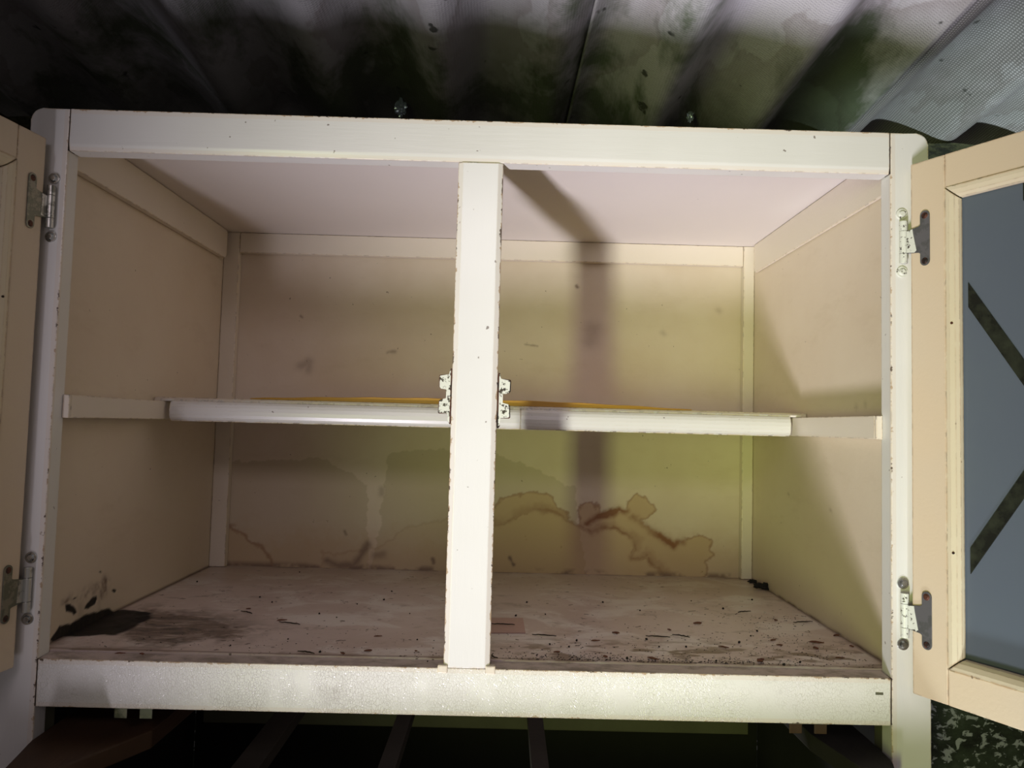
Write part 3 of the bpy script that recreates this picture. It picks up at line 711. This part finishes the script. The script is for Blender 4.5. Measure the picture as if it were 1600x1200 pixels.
# black dirt lumps in the back right corner
def lump(px, py, r, label):
    c = onfloor(px, py); bm = bmesh.new(); bmesh.ops.create_icosphere(bm, subdivisions=4, radius=1)
    for v in bm.verts:
        n = .72+.55*noise.noise(v.co*1.6+Vector((px, 0, 0)))+.30*noise.noise(v.co*5)
        v.co = Vector((v.co.x*r*n*1.35, v.co.y*r*n*.7, max(-.45, v.co.z)*r*n*.75+r*.30))
    zmin = min(v.co.z for v in bm.verts)
    for v in bm.verts: v.co.z -= zmin-.0002
    o = build('dirt_clump', bm, M_LUMP, smooth=True); o.location = c; meta(o, label, 'dirt clump', 'black dirt clumps in the back right corner of the cabinet'); return o
lump(1192, 921, .0115, 'larger black dirt clump in the back right corner of cabinet floor')
lump(1176, 911, .0062, 'smaller black dirt clump against the foot of the right back post')
# pale pink card scrap
c = [onfloor(762, 967), onfloor(817, 967), onfloor(821, 990), onfloor(764, 990)]
bm = bmesh.new(); lo = [bm.verts.new(p+Vector((0, 0, .0003))) for p in c]; hi = [bm.verts.new(p+Vector((0, 0, .0014))) for p in c]
bm.faces.new(lo[::-1]); bm.faces.new(hi)
for i in range(4): bm.faces.new((lo[i], lo[(i+1) % 4], hi[(i+1) % 4], hi[i]))
meta(build('card_scrap', bm, M_CARD), 'small flat pinkish card scrap on the floor right of the mullion', 'card')

def twig_mesh(L, curve, seed, r=.0008):
    q = random.Random(seed); bm = bmesh.new(); pts = []
    for i in range(9):
        t = i/8-.5; pts.append((t*L, curve*L*(4*t*t-1)*-.25+q.uniform(-1, 1)*L*.012, r+.0004+abs(q.uniform(0, .0005))))
    tube(bm, pts, r); me = bpy.data.meshes.new('twig'); bm.to_mesh(me); bm.free()
    for p in me.polygons: p.use_smooth = True
    me.materials.append(M_TWIG); return me
def leaf_mesh(L, W, seed):
    q = random.Random(seed); bm = bmesh.new(); n = 12; top = []; bot = []
    for i in range(n):
        a = 2*math.pi*i/n; k = q.uniform(.55, 1.1); x, y = math.cos(a)*L/2*k, math.sin(a)*W/2*k
        z = .0012+.0010*math.sin(x*400+seed)*.6; top.append(bm.verts.new((x, y, z+.0006))); bot.append(bm.verts.new((x, y, z*.4)))
    ct = bm.verts.new((0, 0, .0026)); cb = bm.verts.new((0, 0, .0004))
    for i in range(n):
        j = (i+1) % n; bm.faces.new((top[i], top[j], ct)); bm.faces.new((bot[j], bot[i], cb)); bm.faces.new((bot[i], bot[j], top[j], top[i]))
    me = bpy.data.meshes.new('leaf_scrap'); bm.to_mesh(me); bm.free(); me.materials.append(M_LEAF); return me
def crumb_mesh(seed):
    bm = bmesh.new(); bmesh.ops.create_icosphere(bm, subdivisions=2, radius=.0013)
    for v in bm.verts: v.co = v.co*(1+.5*noise.noise(v.co*900+Vector((seed, 0, 0)))); v.co.z = max(v.co.z, -.0009)
    me = bpy.data.meshes.new('crumb'); bm.to_mesh(me); bm.free()
    for p in me.polygons: p.use_smooth = True
    me.materials.append(M_CRUMB); return me
def place(name, me, px, py, rot, label, cat, group, sc=1, dz=0):
    o = bpy.data.objects.new(name, me); COL.objects.link(o); o.location = onfloor(px, py)+Vector((0, 0, .0004+dz+(.0008 if name == 'crumb' else 0))); o.rotation_euler = (0, 0, rot); o.scale = (sc,)*3
    meta(o, label, cat, group); return o
tw = [twig_mesh(.022, .5, 1), twig_mesh(.030, .25, 2), twig_mesh(.016, .9, 3)]
lf = [leaf_mesh(.013, .006, 1), leaf_mesh(.018, .005, 2), leaf_mesh(.009, .006, 3)]
cr = [crumb_mesh(i*9.1) for i in range(3)]
# the twigs one can point at
for me, px, py, rot, lab, dz in ((tw[1], 786, 979, -.06, 'straight dark twig lying across the pink card scrap', .0011), (tw[2], 774, 1027, 1.9, 'curved dark twig by the foot of the mullion, on its right', 0),
        (tw[0], 1064, 996, -.5, 'short curved twig on the floor right of the card scrap', 0), (tw[1], 1255, 974, .25, 'longest dark twig near the right side panel', 0),
        (tw[1], 1028, 997, -.1, 'thin straight twig left of the short curved one', 0), (tw[0], 385, 959, -.55, 'curved dark twig on the left half of the floor', 0), (tw[1], 452, 976, -.3, 'thin twig on the left half, right of the rotten patch', 0),
        (tw[0], 1163, 958, .35, 'short twig below the right corner dirt clumps', 0), (tw[1], 850, 995, -.15, 'thin twig just right of the pink card scrap', 0), (tw[0], 478, 1022, -.35, 'short twig near the front edge of the left half', 0)):
    place('twig', me, px, py, rot, lab, 'twig', 'dark twigs on the cabinet floor', 1, dz)
ORD = ['first', 'second', 'third', 'fourth', 'fifth', 'sixth', 'seventh', 'eighth', 'ninth', 'tenth', 'eleventh', 'twelfth', 'thirteenth', 'fourteenth', 'fifteenth', 'sixteenth', 'seventeenth', 'eighteenth']
for i, (px, py) in enumerate(sorted(((1208, 1001), (1218, 1009), (1331, 1011), (1189, 1032), (962, 990), (1046, 985), (1187, 1034), (1212, 970), (1307, 994), (1275, 1005), (1275, 1014), (1312, 1029), (930, 1002), (946, 1027), (1020, 1030), (870, 1020), (1130, 1012), (1090, 975)))):
    place('leaf_scrap', lf[i % 3], px, py, rnd.uniform(-.6, .6), 'dry red brown leaf scrap on cabinet floor, %s to the right of the mullion' % ORD[i], 'leaf scrap', 'dry leaf scraps on the right of the cabinet floor', sc=rnd.uniform(.6, 1.05))
for i, (px, py) in enumerate(sorted(((222, 1023), (187, 1022), (388, 952), (440, 970), (590, 995), (650, 1018), (536, 1022), (575, 1018)))):
    place('leaf_scrap', lf[(i+1) % 3], px, py, rnd.uniform(-.6, .6), 'dry brown leaf scrap on cabinet floor left of the mullion, %s from the left side' % ORD[i], 'leaf scrap', 'dry leaf scraps on the left of the cabinet floor', sc=rnd.uniform(.45, .8))
LG = ('tiny black crumb on the right half of the cabinet floor', 'crumb', 'black crumbs on the right of the cabinet floor')
for i, (px, py) in enumerate(((806, 963), (859, 1008), (901, 1002), (823, 942), (1030, 1012), (1072, 1012), (1119, 1034), (1130, 952), (1175, 938), (1183, 987), (1155, 1005), (1173, 995), (1250, 1036), (1342, 1005), (1080, 940), (942, 942), (852, 961), (1010, 1000), (889, 1012), (980, 1030), (1225, 1040), (1000, 955))):
    place('crumb', cr[i % 3], px, py, rnd.uniform(0, 6), *LG, sc=rnd.uniform(.6, 1.2))
LG = ('tiny black crumb on the left half of the cabinet floor', 'crumb', 'black crumbs on the left of the cabinet floor')
for i, (px, py) in enumerate(((600, 938), (526, 966), (558, 945), (536, 1022), (652, 1001), (425, 942), (406, 934), (499, 960), (604, 886), (668, 1035), (308, 910), (500, 1020), (468, 895), (612, 925), (450, 1000), (360, 1010), (640, 960))):
    place('crumb', cr[i % 3], px, py, rnd.uniform(0, 6), *LG, sc=rnd.uniform(.6, 1.1))
# uncountable grit along the front gap
bm = bmesh.new(); q = random.Random(5)
for i in range(1250):
    if i < 520: x = q.gauss(.20, .10); y = TH+.004+abs(q.gauss(0, .010))
    elif i < 900: x = q.uniform(.03, .46); y = TH+.002+abs(q.gauss(0, .05))
    elif i < 1130: x = q.gauss(.40, .04); y = q.uniform(.05, .25)
    else: x = q.uniform(-.42, -.03); y = TH+.002+abs(q.gauss(0, .06))
    if not (-.455 < x < .455) or y > YB-.02: continue
    r = q.uniform(.0002, .0007); c = Vector((x, y, ZF+.0003)); sx = q.uniform(1, 2.4)
    vs = [bm.verts.new(c+Vector(p)) for p in ((r*sx, 0, 0), (0, r, 0), (-r*sx, 0, 0), (0, -r, 0), (0, 0, r*1.1))]
    for k in range(4): bm.faces.new((vs[k], vs[(k+1) % 4], vs[4]))
    bm.faces.new(vs[3::-1])
meta(build('floor_grit', bm, M_CRUMB), 'fine dark grit strewn along the front of the cabinet floor', 'grit', kind='stuff')

# crumpled plastic scraps caught under the roof, on top of the cabinet's back
def crumple(px, py, y, r, label):
    p = at(px, py, 1, y); bm = bmesh.new(); bmesh.ops.create_icosphere(bm, subdivisions=3, radius=1)
    for v in bm.verts:
        n = .6+.8*abs(noise.noise(v.co*2.6+Vector((px, 1, 2)))); v.co = Vector((v.co.x*r*n*.75, v.co.y*r*n*.5, v.co.z*r*n*1.1))
    o = build('plastic_scrap', bm, M_FOIL); o.location = (p[0], y, p[2]); meta(o, label, 'plastic scrap', 'shiny scraps caught along the wall plate')
crumple(626, 168, .470, .016, 'larger shiny crumpled scrap on the wall plate above the left compartment')
crumple(1078, 182, .472, .010, 'smaller shiny crumpled scrap on the wall plate above the right compartment')
